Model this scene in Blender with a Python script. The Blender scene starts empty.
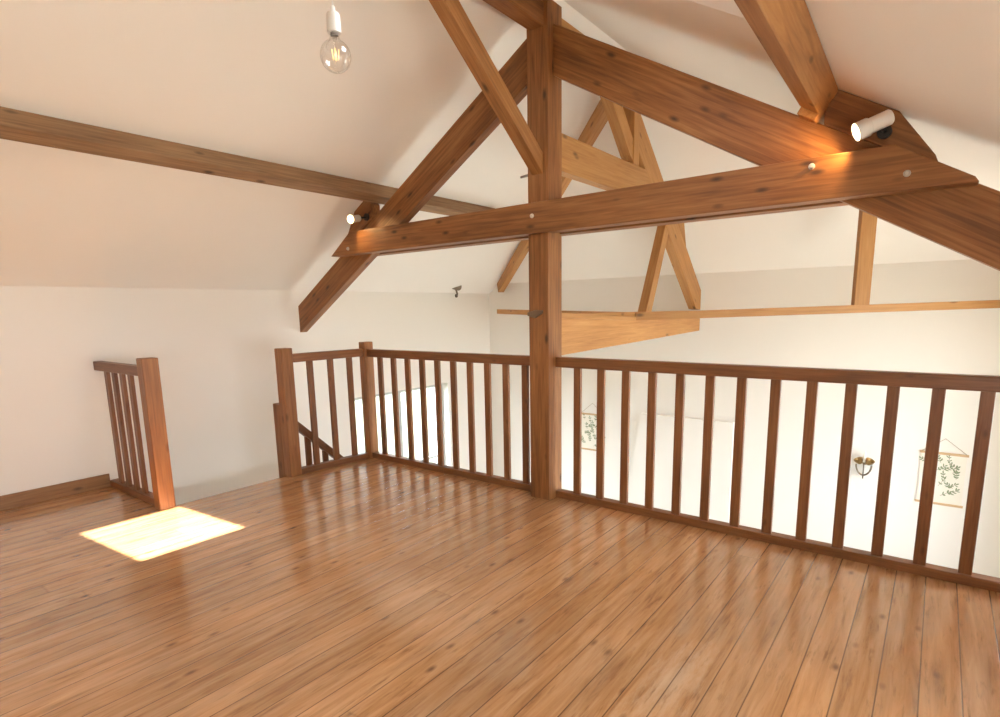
import bpy, bmesh, math, random
from mathutils import Vector, Matrix
random.seed(7)
scene = bpy.context.scene
COL = scene.collection

# ------------------------------------------------------------------ materials
def new_mat(name):
    m = bpy.data.materials.new(name)
    m.use_nodes = True
    nt = m.node_tree
    b = nt.nodes.get('Principled BSDF')
    return m, nt, b

def N(nt, typ, **kw):
    n = nt.nodes.new(typ)
    for k, v in kw.items():
        setattr(n, k, v)
    return n

def ramp(nt, stops):
    r = nt.nodes.new('ShaderNodeValToRGB')
    el = r.color_ramp.elements
    el[0].position, el[0].color = stops[0][0], (*stops[0][1], 1)
    el[1].position, el[1].color = stops[-1][0], (*stops[-1][1], 1)
    for p, c in stops[1:-1]:
        e = el.new(p)
        e.color = (*c, 1)
    return r

def mixc(nt, blend, fac, a, b):
    m = nt.nodes.new('ShaderNodeMix')
    m.data_type = 'RGBA'
    m.blend_type = blend
    L = nt.links
    for sock, v in ((m.inputs['Factor'], fac), (m.inputs['A'], a), (m.inputs['B'], b)):
        if isinstance(v, (int, float)):
            sock.default_value = v
        elif isinstance(v, tuple):
            sock.default_value = (*v, 1)
        else:
            L.new(v, sock)
    return m.outputs['Result']

def wood(name, dark, mid, light, knots=0.9, rough=0.5, gs=1.0, coat=0.0):
    """Timber with the grain along local X."""
    m, nt, b = new_mat(name)
    L = nt.links
    tc = N(nt, 'ShaderNodeTexCoord')
    oi = N(nt, 'ShaderNodeObjectInfo')
    mul = N(nt, 'ShaderNodeVectorMath', operation='MULTIPLY')
    cmb = N(nt, 'ShaderNodeCombineXYZ')
    for i in range(3):
        L.new(oi.outputs['Random'], cmb.inputs[i])
    L.new(cmb.outputs[0], mul.inputs[0])
    mul.inputs[1].default_value = (37.0, 11.0, 23.0)
    add = N(nt, 'ShaderNodeVectorMath', operation='ADD')
    L.new(tc.outputs['Object'], add.inputs[0])
    L.new(mul.outputs[0], add.inputs[1])
    # broad colour drift
    mp0 = N(nt, 'ShaderNodeMapping')
    mp0.inputs['Scale'].default_value = (0.9 * gs, 5 * gs, 5 * gs)
    L.new(add.outputs[0], mp0.inputs['Vector'])
    n0 = N(nt, 'ShaderNodeTexNoise')
    n0.inputs['Scale'].default_value = 1.6
    n0.inputs['Detail'].default_value = 4
    L.new(mp0.outputs[0], n0.inputs['Vector'])
    # fine grain
    mp1 = N(nt, 'ShaderNodeMapping')
    mp1.inputs['Scale'].default_value = (1.3 * gs, 26 * gs, 26 * gs)
    L.new(add.outputs[0], mp1.inputs['Vector'])
    n1 = N(nt, 'ShaderNodeTexNoise')
    n1.inputs['Scale'].default_value = 2.4
    n1.inputs['Detail'].default_value = 6
    n1.inputs['Distortion'].default_value = 0.6
    L.new(mp1.outputs[0], n1.inputs['Vector'])
    mx = N(nt, 'ShaderNodeMath', operation='MULTIPLY_ADD')
    L.new(n1.outputs['Fac'], mx.inputs[0])
    mx.inputs[1].default_value = 0.55
    mh = N(nt, 'ShaderNodeMath', operation='MULTIPLY')
    L.new(n0.outputs['Fac'], mh.inputs[0])
    mh.inputs[1].default_value = 0.45
    L.new(mh.outputs[0], mx.inputs[2])
    cr = ramp(nt, [(0.32, dark), (0.5, mid), (0.68, light)])
    L.new(mx.outputs[0], cr.inputs['Fac'])
    # knots
    mp2 = N(nt, 'ShaderNodeMapping')
    mp2.inputs['Scale'].default_value = (2.2 * gs, 5.5 * gs, 5.5 * gs)
    L.new(add.outputs[0], mp2.inputs['Vector'])
    v = N(nt, 'ShaderNodeTexVoronoi')
    v.inputs['Scale'].default_value = 1.7
    L.new(mp2.outputs[0], v.inputs['Vector'])
    kr = ramp(nt, [(0.05, (1, 1, 1)), (0.17, (0, 0, 0))])
    L.new(v.outputs['Distance'], kr.inputs['Fac'])
    kf = N(nt, 'ShaderNodeMath', operation='MULTIPLY')
    L.new(kr.outputs['Color'], kf.inputs[0])
    kf.inputs[1].default_value = knots
    dk = tuple(c * 0.35 for c in dark)
    col = mixc(nt, 'MIX', kf.outputs[0], cr.outputs['Color'], dk)
    # object to object tint
    hv = N(nt, 'ShaderNodeHueSaturation')
    mr = N(nt, 'ShaderNodeMapRange')
    L.new(oi.outputs['Random'], mr.inputs['Value'])
    mr.inputs['To Min'].default_value = 0.9
    mr.inputs['To Max'].default_value = 1.1
    L.new(mr.outputs[0], hv.inputs['Value'])
    L.new(col, hv.inputs['Color'])
    L.new(hv.outputs[0], b.inputs['Base Color'])
    b.inputs['Roughness'].default_value = rough
    b.inputs['Coat Weight'].default_value = coat
    bp = N(nt, 'ShaderNodeBump')
    bp.inputs['Strength'].default_value = 0.12
    bp.inputs['Distance'].default_value = 0.004
    L.new(n1.outputs['Fac'], bp.inputs['Height'])
    L.new(bp.outputs[0], b.inputs['Normal'])
    return m

def plain(name, col, rough=0.5, metal=0.0, emit=None, es=0.0, bump=0.0, spec=0.5):
    m, nt, b = new_mat(name)
    b.inputs['Base Color'].default_value = (*col, 1)
    b.inputs['Roughness'].default_value = rough
    b.inputs['Metallic'].default_value = metal
    b.inputs['Specular IOR Level'].default_value = spec
    if emit:
        b.inputs['Emission Color'].default_value = (*emit, 1)
        b.inputs['Emission Strength'].default_value = es
    L = nt.links
    tc = N(nt, 'ShaderNodeTexCoord')
    n = N(nt, 'ShaderNodeTexNoise')
    n.inputs['Scale'].default_value = 9
    n.inputs['Detail'].default_value = 5
    L.new(tc.outputs['Object'], n.inputs['Vector'])
    mr = N(nt, 'ShaderNodeMapRange')
    mr.inputs['To Min'].default_value = 0.96
    mr.inputs['To Max'].default_value = 1.04
    L.new(n.outputs['Fac'], mr.inputs['Value'])
    hv = N(nt, 'ShaderNodeHueSaturation')
    hv.inputs['Color'].default_value = (*col, 1)
    L.new(mr.outputs[0], hv.inputs['Value'])
    L.new(hv.outputs[0], b.inputs['Base Color'])
    if bump:
        bp = N(nt, 'ShaderNodeBump')
        bp.inputs['Strength'].default_value = bump
        bp.inputs['Distance'].default_value = 0.01
        L.new(n.outputs['Fac'], bp.inputs['Height'])
        L.new(bp.outputs[0], b.inputs['Normal'])
    return m

def plaster(name, col):
    m, nt, b = new_mat(name)
    L = nt.links
    tc = N(nt, 'ShaderNodeTexCoord')
    n = N(nt, 'ShaderNodeTexNoise')
    n.inputs['Scale'].default_value = 1.4
    n.inputs['Detail'].default_value = 3
    L.new(tc.outputs['Object'], n.inputs['Vector'])
    mr = N(nt, 'ShaderNodeMapRange')
    mr.inputs['To Min'].default_value = 0.985
    mr.inputs['To Max'].default_value = 1.015
    L.new(n.outputs['Fac'], mr.inputs['Value'])
    hv = N(nt, 'ShaderNodeHueSaturation')
    hv.inputs['Color'].default_value = (*col, 1)
    L.new(mr.outputs[0], hv.inputs['Value'])
    L.new(hv.outputs[0], b.inputs['Base Color'])
    b.inputs['Roughness'].default_value = 0.9
    b.inputs['Specular IOR Level'].default_value = 0.15
    n2 = N(nt, 'ShaderNodeTexNoise')
    n2.inputs['Scale'].default_value = 2.2
    n2.inputs['Detail'].default_value = 4
    L.new(tc.outputs['Object'], n2.inputs['Vector'])
    bp = N(nt, 'ShaderNodeBump')
    bp.inputs['Strength'].default_value = 0.12
    bp.inputs['Distance'].default_value = 0.03
    L.new(n2.outputs['Fac'], bp.inputs['Height'])
    L.new(bp.outputs[0], b.inputs['Normal'])
    return m

def floor_boards(name):
    """Waxed softwood boards running along Y, 119.5 mm wide."""
    m, nt, b = new_mat(name)
    L = nt.links
    tc = N(nt, 'ShaderNodeTexCoord')
    sp = N(nt, 'ShaderNodeSeparateXYZ')
    L.new(tc.outputs['Object'], sp.inputs[0])
    def M(op, a, bb=None, c=None):
        n = N(nt, 'ShaderNodeMath', operation=op)
        for i, v in enumerate((a, bb, c)):
            if v is None:
                continue
            if isinstance(v, (int, float)):
                n.inputs[i].default_value = v
            else:
                L.new(v, n.inputs[i])
        return n.outputs[0]
    u = M('DIVIDE', M('SUBTRACT', sp.outputs['X'], 0.057), 0.1195)
    idx = M('FLOOR', u)
    fr = M('SUBTRACT', u, idx)
    edge = M('MINIMUM', fr, M('SUBTRACT', 1.0, fr))
    gap = N(nt, 'ShaderNodeMapRange')
    L.new(edge, gap.inputs['Value'])
    gap.inputs['From Min'].default_value = 0.006
    gap.inputs['From Max'].default_value = 0.028
    gap.inputs['To Min'].default_value = 1.0
    gap.inputs['To Max'].default_value = 0.0
    # per-board random
    wn = N(nt, 'ShaderNodeTexWhiteNoise', noise_dimensions='1D')
    L.new(idx, wn.inputs['W'])
    # butt joints, one offset per board
    yj = M('DIVIDE', M('ADD', sp.outputs['Y'], M('MULTIPLY', wn.outputs['Value'], 9.0)), 9.0)
    yi = M('FLOOR', yj)
    yf = M('SUBTRACT', yj, yi)
    ye = M('MINIMUM', yf, M('SUBTRACT', 1.0, yf))
    jg = N(nt, 'ShaderNodeMapRange')
    L.new(ye, jg.inputs['Value'])
    jg.inputs['From Min'].default_value = 0.0003
    jg.inputs['From Max'].default_value = 0.0008
    jg.inputs['To Min'].default_value = 0.2
    jg.inputs['To Max'].default_value = 0.0
    wn2 = N(nt, 'ShaderNodeTexWhiteNoise', noise_dimensions='2D')
    cb2 = N(nt, 'ShaderNodeCombineXYZ')
    L.new(idx, cb2.inputs[0])
    L.new(yi, cb2.inputs[1])
    L.new(cb2.outputs[0], wn2.inputs['Vector'])
    # grain, shifted per board
    cb = N(nt, 'ShaderNodeCombineXYZ')
    L.new(M('MULTIPLY', sp.outputs['X'], 13.0), cb.inputs[0])
    L.new(M('ADD', M('MULTIPLY', sp.outputs['Y'], 1.0), M('MULTIPLY', wn2.outputs['Value'], 40.0)), cb.inputs[1])
    L.new(M('MULTIPLY', wn2.outputs['Value'], 17.0), cb.inputs[2])
    g = N(nt, 'ShaderNodeTexNoise')
    g.inputs['Scale'].default_value = 2.6
    g.inputs['Detail'].default_value = 7
    g.inputs['Roughness'].default_value = 0.62
    g.inputs['Distortion'].default_value = 0.5
    L.new(cb.outputs[0], g.inputs['Vector'])
    cr = ramp(nt, [(0.26, (0.24, 0.108, 0.040)), (0.42, (0.44, 0.216, 0.089)), (0.55, (0.525, 0.272, 0.118)), (0.75, (0.62, 0.36, 0.18))])
    L.new(g.outputs['Fac'], cr.inputs['Fac'])
    # board to board value
    hv = N(nt, 'ShaderNodeHueSaturation')
    mr = N(nt, 'ShaderNodeMapRange')
    L.new(wn2.outputs['Value'], mr.inputs['Value'])
    mr.inputs['To Min'].default_value = 0.86
    mr.inputs['To Max'].default_value = 1.12
    L.new(mr.outputs[0], hv.inputs['Value'])
    L.new(cr.outputs['Color'], hv.inputs['Color'])
    # worn, scuffed areas
    w = N(nt, 'ShaderNodeTexNoise')
    w.inputs['Scale'].default_value = 1.1
    w.inputs['Detail'].default_value = 8
    w.inputs['Roughness'].default_value = 0.7
    wm = N(nt, 'ShaderNodeMapping')
    wm.inputs['Scale'].default_value = (5.0, 0.9, 1)
    L.new(tc.outputs['Object'], wm.inputs['Vector'])
    L.new(wm.outputs[0], w.inputs['Vector'])
    wr = ramp(nt, [(0.48, (0, 0, 0)), (0.80, (0.5, 0.5, 0.5))])
    L.new(w.outputs['Fac'], wr.inputs['Fac'])
    c1 = mixc(nt, 'MIX', wr.outputs['Color'], hv.outputs[0], (0.56, 0.37, 0.225))
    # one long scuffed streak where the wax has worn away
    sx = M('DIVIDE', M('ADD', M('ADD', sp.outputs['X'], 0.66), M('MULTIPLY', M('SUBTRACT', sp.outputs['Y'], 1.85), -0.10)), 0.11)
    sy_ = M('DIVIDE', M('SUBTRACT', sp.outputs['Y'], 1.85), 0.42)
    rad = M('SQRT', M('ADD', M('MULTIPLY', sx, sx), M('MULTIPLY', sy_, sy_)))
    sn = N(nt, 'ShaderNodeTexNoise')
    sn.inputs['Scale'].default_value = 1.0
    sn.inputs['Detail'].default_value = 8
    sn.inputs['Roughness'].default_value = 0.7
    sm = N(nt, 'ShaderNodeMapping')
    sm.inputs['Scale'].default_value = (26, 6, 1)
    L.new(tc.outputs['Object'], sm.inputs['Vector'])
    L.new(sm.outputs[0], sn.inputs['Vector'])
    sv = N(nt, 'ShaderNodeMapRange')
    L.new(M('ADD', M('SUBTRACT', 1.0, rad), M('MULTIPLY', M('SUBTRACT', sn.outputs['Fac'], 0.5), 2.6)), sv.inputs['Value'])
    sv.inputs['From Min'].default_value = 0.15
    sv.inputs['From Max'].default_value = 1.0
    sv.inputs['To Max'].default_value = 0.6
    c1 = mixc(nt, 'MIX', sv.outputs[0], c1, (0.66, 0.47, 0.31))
    # dark fibres and dents along the boards
    fc = N(nt, 'ShaderNodeCombineXYZ')
    L.new(M('MULTIPLY', sp.outputs['X'], 30.0), fc.inputs[0])
    L.new(M('ADD', M('MULTIPLY', sp.outputs['Y'], 3.2), M('MULTIPLY', wn2.outputs['Value'], 60.0)), fc.inputs[1])
    fn = N(nt, 'ShaderNodeTexNoise')
    fn.inputs['Scale'].default_value = 1.5
    fn.inputs['Detail'].default_value = 5
    fn.inputs['Roughness'].default_value = 0.65
    L.new(fc.outputs[0], fn.inputs['Vector'])
    fr_ = ramp(nt, [(0.56, (0, 0, 0)), (0.70, (0.6, 0.6, 0.6))])
    L.new(fn.outputs['Fac'], fr_.inputs['Fac'])
    c1 = mixc(nt, 'MIX', fr_.outputs['Color'], c1, (0.17, 0.075, 0.032))
    # broad patches
    bn = N(nt, 'ShaderNodeTexNoise')
    bn.inputs['Scale'].default_value = 0.9
    bn.inputs['Detail'].default_value = 3
    L.new(tc.outputs['Object'], bn.inputs['Vector'])
    bm_ = N(nt, 'ShaderNodeMapRange')
    bm_.inputs['From Min'].default_value = 0.3
    bm_.inputs['From Max'].default_value = 0.7
    bm_.inputs['To Min'].default_value = 0.86
    bm_.inputs['To Max'].default_value = 1.12
    L.new(bn.outputs['Fac'], bm_.inputs['Value'])
    h2 = N(nt, 'ShaderNodeHueSaturation')
    L.new(bm_.outputs[0], h2.inputs['Value'])
    L.new(c1, h2.inputs['Color'])
    c1 = h2.outputs[0]
    # knots
    kc = N(nt, 'ShaderNodeCombineXYZ')
    L.new(M('MULTIPLY', sp.outputs['X'], 8.0), kc.inputs[0])
    L.new(M('ADD', M('MULTIPLY', sp.outputs['Y'], 3.6), M('MULTIPLY', wn.outputs['Value'], 30)), kc.inputs[1])
    v = N(nt, 'ShaderNodeTexVoronoi')
    v.inputs['Scale'].default_value = 1.0
    L.new(kc.outputs[0], v.inputs['Vector'])
    kr = ramp(nt, [(0.03, (0.8, 0.8, 0.8)), (0.13, (0, 0, 0))])
    L.new(v.outputs['Distance'], kr.inputs['Fac'])
    c2 = mixc(nt, 'MIX', kr.outputs['Color'], c1, (0.12, 0.05, 0.022))
    gm = M('MAXIMUM', gap.outputs[0], jg.outputs[0])
    c3 = mixc(nt, 'MIX', M('MULTIPLY', gm, 0.8), c2, (0.045, 0.018, 0.008))
    L.new(c3, b.inputs['Base Color'])
    rr = N(nt, 'ShaderNodeMapRange')
    L.new(w.outputs['Fac'], rr.inputs['Value'])
    rr.inputs['To Min'].default_value = 0.10
    rr.inputs['To Max'].default_value = 0.34
    L.new(rr.outputs[0], b.inputs['Roughness'])
    b.inputs['Specular IOR Level'].default_value = 0.5
    b.inputs['Coat Weight'].default_value = 0.75
    b.inputs['Coat Roughness'].default_value = 0.13
    bh = M('SUBTRACT', M('MULTIPLY', g.outputs['Fac'], 0.12), gm)
    bp = N(nt, 'ShaderNodeBump')
    bp.inputs['Strength'].default_value = 0.22
    bp.inputs['Distance'].default_value = 0.003
    L.new(bh, bp.inputs['Height'])
    L.new(bp.outputs[0], b.inputs['Normal'])
    return m

def pane(name, tint=(1, 1, 1), gloss=0.06):
    m = bpy.data.materials.new(name)
    m.use_nodes = True
    nt = m.node_tree
    nt.nodes.clear()
    o = N(nt, 'ShaderNodeOutputMaterial')
    t = N(nt, 'ShaderNodeBsdfTransparent')
    t.inputs['Color'].default_value = (*tint, 1)
    g = N(nt, 'ShaderNodeBsdfGlossy')
    g.inputs['Roughness'].default_value = 0.02
    lw = N(nt, 'ShaderNodeLayerWeight')
    lw.inputs['Blend'].default_value = 0.25
    mr = N(nt, 'ShaderNodeMapRange')
    mr.inputs['To Min'].default_value = gloss * 0.5
    mr.inputs['To Max'].default_value = gloss * 8
    nt.links.new(lw.outputs['Facing'], mr.inputs['Value'])
    mx = N(nt, 'ShaderNodeMixShader')
    nt.links.new(mr.outputs[0], mx.inputs[0])
    nt.links.new(t.outputs[0], mx.inputs[1])
    nt.links.new(g.outputs[0], mx.inputs[2])
    nt.links.new(mx.outputs[0], o.inputs['Surface'])
    return m

WALL = plaster('plaster_cream', (0.85, 0.81, 0.745))
CEIL = plaster('plaster_ceiling', (0.89, 0.845, 0.785))
FLOOR = floor_boards('waxed_boards')
OAK = wood('truss_timber', (0.12, 0.040, 0.010), (0.235, 0.090, 0.024), (0.345, 0.150, 0.047), rough=0.55)
HIP_LIT = wood('hip_timber_lit', (0.33, 0.138, 0.036), (0.44, 0.205, 0.062), (0.52, 0.268, 0.092), knots=0.8, rough=0.55)  # hip wood slightly lighter; its orange brightness is light put into the colour
GREYOAK = wood('purlin_timber', (0.165, 0.085, 0.038), (0.27, 0.15, 0.072), (0.37, 0.215, 0.108), rough=0.65)
RAIL = wood('railing_timber', (0.125, 0.042, 0.012), (0.195, 0.072, 0.022), (0.26, 0.105, 0.036), knots=0.5, rough=0.38, gs=1.5)
NEWEL_LIT = wood('newel_timber_lit', (0.17, 0.062, 0.017), (0.27, 0.108, 0.032), (0.36, 0.155, 0.053), knots=0.5, rough=0.42)  # railing wood made lighter, the light on the posts put into the colour
BASE = wood('skirting_timber', (0.19, 0.080, 0.026), (0.30, 0.14, 0.05), (0.39, 0.20, 0.08), knots=0.8, rough=0.45)
STEEL = plain('galvanised_steel', (0.42, 0.40, 0.38), 0.4, 1.0)
NUT = plain('bolt_steel', (0.66, 0.62, 0.56), 0.45, 0.6)
DARKMETAL = plain('brushed_dark_metal', (0.23, 0.18, 0.13), 0.38, 0.9)
WHITE = plain('white_enamel', (0.82, 0.79, 0.74), 0.35)
BLACK = plain('black_plastic', (0.02, 0.018, 0.016), 0.5)
BRASS = plain('aged_brass', (0.36, 0.23, 0.09), 0.36, 0.9)
WAX = plain('candle_sleeve', (0.86, 0.80, 0.66), 0.5)
PAPER = plain('print_paper', (0.84, 0.79, 0.68), 0.8)
LEAF = plain('print_leaf_green', (0.25, 0.30, 0.17), 0.8)
STEM = plain('print_stem_brown', (0.27, 0.2, 0.12), 0.8)
BAR = plain('pale_wood_bar', (0.60, 0.40, 0.21), 0.6)
CORD = plain('jute_cord', (0.42, 0.34, 0.24), 0.8)
WFRAME = plain('grey_window_frame', (0.50, 0.51, 0.50), 0.5)
WFRAMEW = plain('white_window_frame', (0.82, 0.80, 0.76), 0.4)
GLASS = pane('window_glass', gloss=0.05)
BULBGLASS = pane('bulb_glass', (0.985, 0.975, 0.96), 0.09)
TILE = plain('pale_floor_tile', (0.46, 0.43, 0.38), 0.5)
LAWN = plain('darkened_lawn', (0.050, 0.056, 0.030), 0.95, bump=0.4)  # lawn colour darkened so the view through the glazed door stays unclipped
HONEY = wood('honey_timber', (0.21, 0.085, 0.024), (0.35, 0.15, 0.044), (0.45, 0.22, 0.076), rough=0.55)  # lighter wood, plus the light on purlin and brace put into the colour
GRASS = plain('pale_terrace', (0.36, 0.35, 0.30), 0.95, bump=0.2)
LIT = plain('lit_lamp_face', (1, 0.9, 0.7), 0.4, emit=(1.0, 0.79, 0.48), es=9)
FILA = plain('led_filament', (0.9, 0.65, 0.25), 0.4, emit=(1.0, 0.66, 0.27), es=1.5)

# ------------------------------------------------------------------ helpers
def link(o, parent=None):
    COL.objects.link(o)
    if parent is not None:
        o.parent = parent
        o.matrix_parent_inverse = parent.matrix_world.inverted()
    return o

def tag(o, label=None, cat=None, group=None, kind=None):
    if label: o['label'] = label
    if cat: o['category'] = cat
    if group: o['group'] = group
    if kind: o['kind'] = kind
    return o

def empty(name, loc, label, cat, group=None):
    o = bpy.data.objects.new(name, None)
    o.empty_display_size = 0.1
    o.location = loc
    COL.objects.link(o)
    bpy.context.view_layer.update()
    return tag(o, label, cat, group)

def bevel(o, w=0.004, seg=2):
    if w:
        md = o.modifiers.new('bevel', 'BEVEL')
        md.width = w
        md.segments = seg
        md.limit_method = 'ANGLE'
        md.angle_limit = math.radians(35)
    return o

def mesh_obj(name, bm, mat, M=None, parent=None, smooth=False):
    bmesh.ops.recalc_face_normals(bm, faces=bm.faces[:])
    me = bpy.data.meshes.new(name)
    bm.to_mesh(me)
    bm.free()
    if smooth:
        for p in me.polygons:
            p.use_smooth = True
    me.materials.append(mat)
    o = bpy.data.objects.new(name, me)
    if M is not None:
        o.matrix_world = M
    if parent is not None:
        bpy.context.view_layer.update()
        COL.objects.link(o)
        o.parent = parent
        o.matrix_parent_inverse = parent.matrix_world.inverted()
    else:
        COL.objects.link(o)
    return o

def frame(origin, grain, up):
    x = Vector(grain).normalized()
    z = Vector(up)
    z = (z - x * z.dot(x)).normalized()
    y = z.cross(x)
    M = Matrix((x, y, z)).transposed().to_4x4()
    M.translation = Vector(origin)
    return M

def prism(name, pts, plane, n0, n1, grain, mat, parent=None, bw=0.004, label=None, cat=None, group=None, kind=None):
    """Polygon in a world plane ('XZ' or 'YZ'), extruded along the third axis from n0 to n1."""
    def W(a, b, n):
        return Vector((a, n, b)) if plane == 'XZ' else Vector((n, a, b))
    ctr = sum((W(a, b, (n0 + n1) / 2) for a, b in pts), Vector()) / len(pts)
    up = (0, 1, 0) if plane == 'XZ' else (1, 0, 0)
    if abs(Vector(grain).normalized().dot(Vector(up))) > 0.99:
        up = (0, 0, 1)
    M = frame(ctr, grain, up)
    Mi = M.inverted()
    bm = bmesh.new()
    v0 = [bm.verts.new(Mi @ W(a, b, n0)) for a, b in pts]
    v1 = [bm.verts.new(Mi @ W(a, b, n1)) for a, b in pts]
    bm.faces.new(v0)
    bm.faces.new(v1[::-1])
    k = len(pts)
    for i in range(k):
        bm.faces.new((v0[i], v1[i], v1[(i + 1) % k], v0[(i + 1) % k]))
    o = mesh_obj(name, bm, mat, M, parent)
    bevel(o, bw)
    tag(o, label, cat, group, kind)
    return o

def bar(name, p0, p1, w, h, mat, parent=None, up=(0, 0, 1), bw=0.004, label=None, cat=None, group=None, kind=None):
    """Rectangular bar from p0 to p1; w across, h along up."""
    p0, p1 = Vector(p0), Vector(p1)
    d = p1 - p0
    M = frame((p0 + p1) / 2, d, up)
    l = d.length / 2
    bm = bmesh.new()
    bmesh.ops.create_cube(bm, size=2)
    for v in bm.verts:
        v.co = Vector((v.co.x * l, v.co.y * w / 2, v.co.z * h / 2))
    o = mesh_obj(name, bm, mat, M, parent)
    bevel(o, bw)
    tag(o, label, cat, group, kind)
    return o

def box(name, lo, hi, mat, parent=None, bw=0.0, **kw):
    bm = bmesh.new()
    bmesh.ops.create_cube(bm, size=1)
    c = [(a + b) / 2 for a, b in zip(lo, hi)]
    s = [b - a for a, b in zip(lo, hi)]
    for v in bm.verts:
        v.co = Vector([v.co[i] * s[i] for i in range(3)])
    o = mesh_obj(name, bm, mat, Matrix.Translation(c), parent)
    bevel(o, bw)
    tag(o, **kw)
    return o

def lathe(name, prof, p, axis, mat, parent=None, seg=32, smooth=True, **kw):
    """Surface of revolution: prof = [(radius, distance along axis)...] from p along axis."""
    ax = Vector(axis).normalized()
    up = (0, 0, 1) if abs(ax.z) < 0.9 else (0, 1, 0)
    M = frame(p, ax, up)
    bm = bmesh.new()
    rings = []
    for r, t in prof:
        if r < 1e-6:
            rings.append([bm.verts.new((t, 0, 0))])
        else:
            rings.append([bm.verts.new((t, r * math.cos(2 * math.pi * i / seg), r * math.sin(2 * math.pi * i / seg))) for i in range(seg)])
    for a, b in zip(rings, rings[1:]):
        for i in range(seg):
            j = (i + 1) % seg
            if len(a) == 1 and len(b) == 1:
                continue
            if len(a) == 1:
                bm.faces.new((a[0], b[i], b[j]))
            elif len(b) == 1:
                bm.faces.new((a[i], b[0], a[j]))
            else:
                bm.faces.new((a[i], b[i], b[j], a[j]))
    o = mesh_obj(name, bm, mat, M, parent, smooth)
    if smooth:
        md = o.modifiers.new('split', 'EDGE_SPLIT')
        md.split_angle = math.radians(40)
    tag(o, **kw)
    return o

def tube(name, pts, r, mat, parent=None, seg=10, **kw):
    bm = bmesh.new()
    P = [Vector(p) for p in pts]
    c = sum(P, Vector()) / len(P)
    rings = []
    for i, p in enumerate(P):
        d = (P[min(i + 1, len(P) - 1)] - P[max(i - 1, 0)]).normalized()
        up = Vector((0, 0, 1)) if abs(d.z) < 0.9 else Vector((0, 1, 0))
        a = d.cross(up).normalized()
        b = d.cross(a)
        rings.append([bm.verts.new(p - c + (a * math.cos(2 * math.pi * k / seg) + b * math.sin(2 * math.pi * k / seg)) * r) for k in range(seg)])
    for a, b in zip(rings, rings[1:]):
        for k in range(seg):
            bm.faces.new((a[k], b[k], b[(k + 1) % seg], a[(k + 1) % seg]))
    bm.faces.new(rings[0][::-1])
    bm.faces.new(rings[-1])
    o = mesh_obj(name, bm, mat, Matrix.Translation(c), parent, True)
    tag(o, **kw)
    return o

def polys(name, faces, mat, parent=None, solid=0.0, **kw):
    """Faces given as lists of world points."""
    bm = bmesh.new()
    for f in faces:
        bm.faces.new([bm.verts.new(p) for p in f])
    bmesh.ops.remove_doubles(bm, verts=bm.verts[:], dist=1e-4)
    o = mesh_obj(name, bm, mat, None, parent)
    tag(o, **kw)
    return o

# ------------------------------------------------------------------ the shell
XL, XR = -5.2, 0.85            # eaves walls
XA = -2.175                    # ridge axis
YB, YF = -2.7, 6.55            # near gable, far wall
ZK = 1.57                      # knee height
SL = 0.59                      # roof slope
ZR = ZK + SL * (XA - XL)       # ridge line of the ceiling
ZG = -2.65                     # ground floor
ZF = 1.70                      # top of the far wall
SH = 0.835                     # slope of the hip
YH = YF - (ZR - ZF) / SH       # hip apex
XC1 = XL + (ZF - ZK) / SL      # where the far wall meets the slopes
XC2 = 2 * XA - XC1
zl = lambda x: ZK + SL * (x - XL)
zr = lambda x: ZR - SL * (x - XA)

def wall_with_holes(name, to_world, u0, u1, v0, v1, holes, depth_dir, depth, mat):
    """Rectangular wall in (u, v) with rectangular holes whose reveals go outwards."""
    us = sorted({u0, u1, *[h[0] for h in holes], *[h[1] for h in holes]})
    vs = sorted({v0, v1, *[h[2] for h in holes], *[h[3] for h in holes]})
    fs = []
    for a, b in zip(us, us[1:]):
        for c, d in zip(vs, vs[1:]):
            mu, mv = (a + b) / 2, (c + d) / 2
            if any(h[0] < mu < h[1] and h[2] < mv < h[3] for h in holes):
                continue
            fs.append([to_world(a, c), to_world(b, c), to_world(b, d), to_world(a, d)])
    off = Vector(depth_dir) * depth
    for h in holes:
        cs = [to_world(h[0], h[2]), to_world(h[1], h[2]), to_world(h[1], h[3]), to_world(h[0], h[3])]
        for i in range(4):
            a, b = Vector(cs[i]), Vector(cs[(i + 1) % 4])
            fs.append([a, b, b + off, a + off])
    return polys(name, fs, mat, kind='structure')

W1 = (4.05, 5.62, ZG + 0.02, 0.385)        # glazed door, left wall, ground floor
W3 = (3.85, 5.50, -0.75, 1.25)          # big window, right wall beyond the loft
W5 = (-2.10, 2.05, 0.48, 1.46)              # unseen knee-wall window, added and stretched to light the loft

wall_with_holes('wall_left', lambda u, v: Vector((XL, u, v)), YB, YF, ZG, ZK, [W1], (-1, 0, 0), 0.28, WALL)
wall_with_holes('wall_right', lambda u, v: Vector((XR, u, v)), YB, YF, ZG, ZK, [W3, W5], (1, 0, 0), 0.28, WALL)
polys('wall_far', [[(XL, YF, ZG), (XR, YF, ZG), (XR, YF, ZK), (XC2, YF, ZF), (XC1, YF, ZF), (XL, YF, ZK)]], WALL, kind='structure')
gb = wall_with_holes('wall_back', lambda u, v: Vector((u, YB, v)), XL, XR, ZG, 2.6, [], (0, -1, 0), 0.28, WALL)
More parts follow.
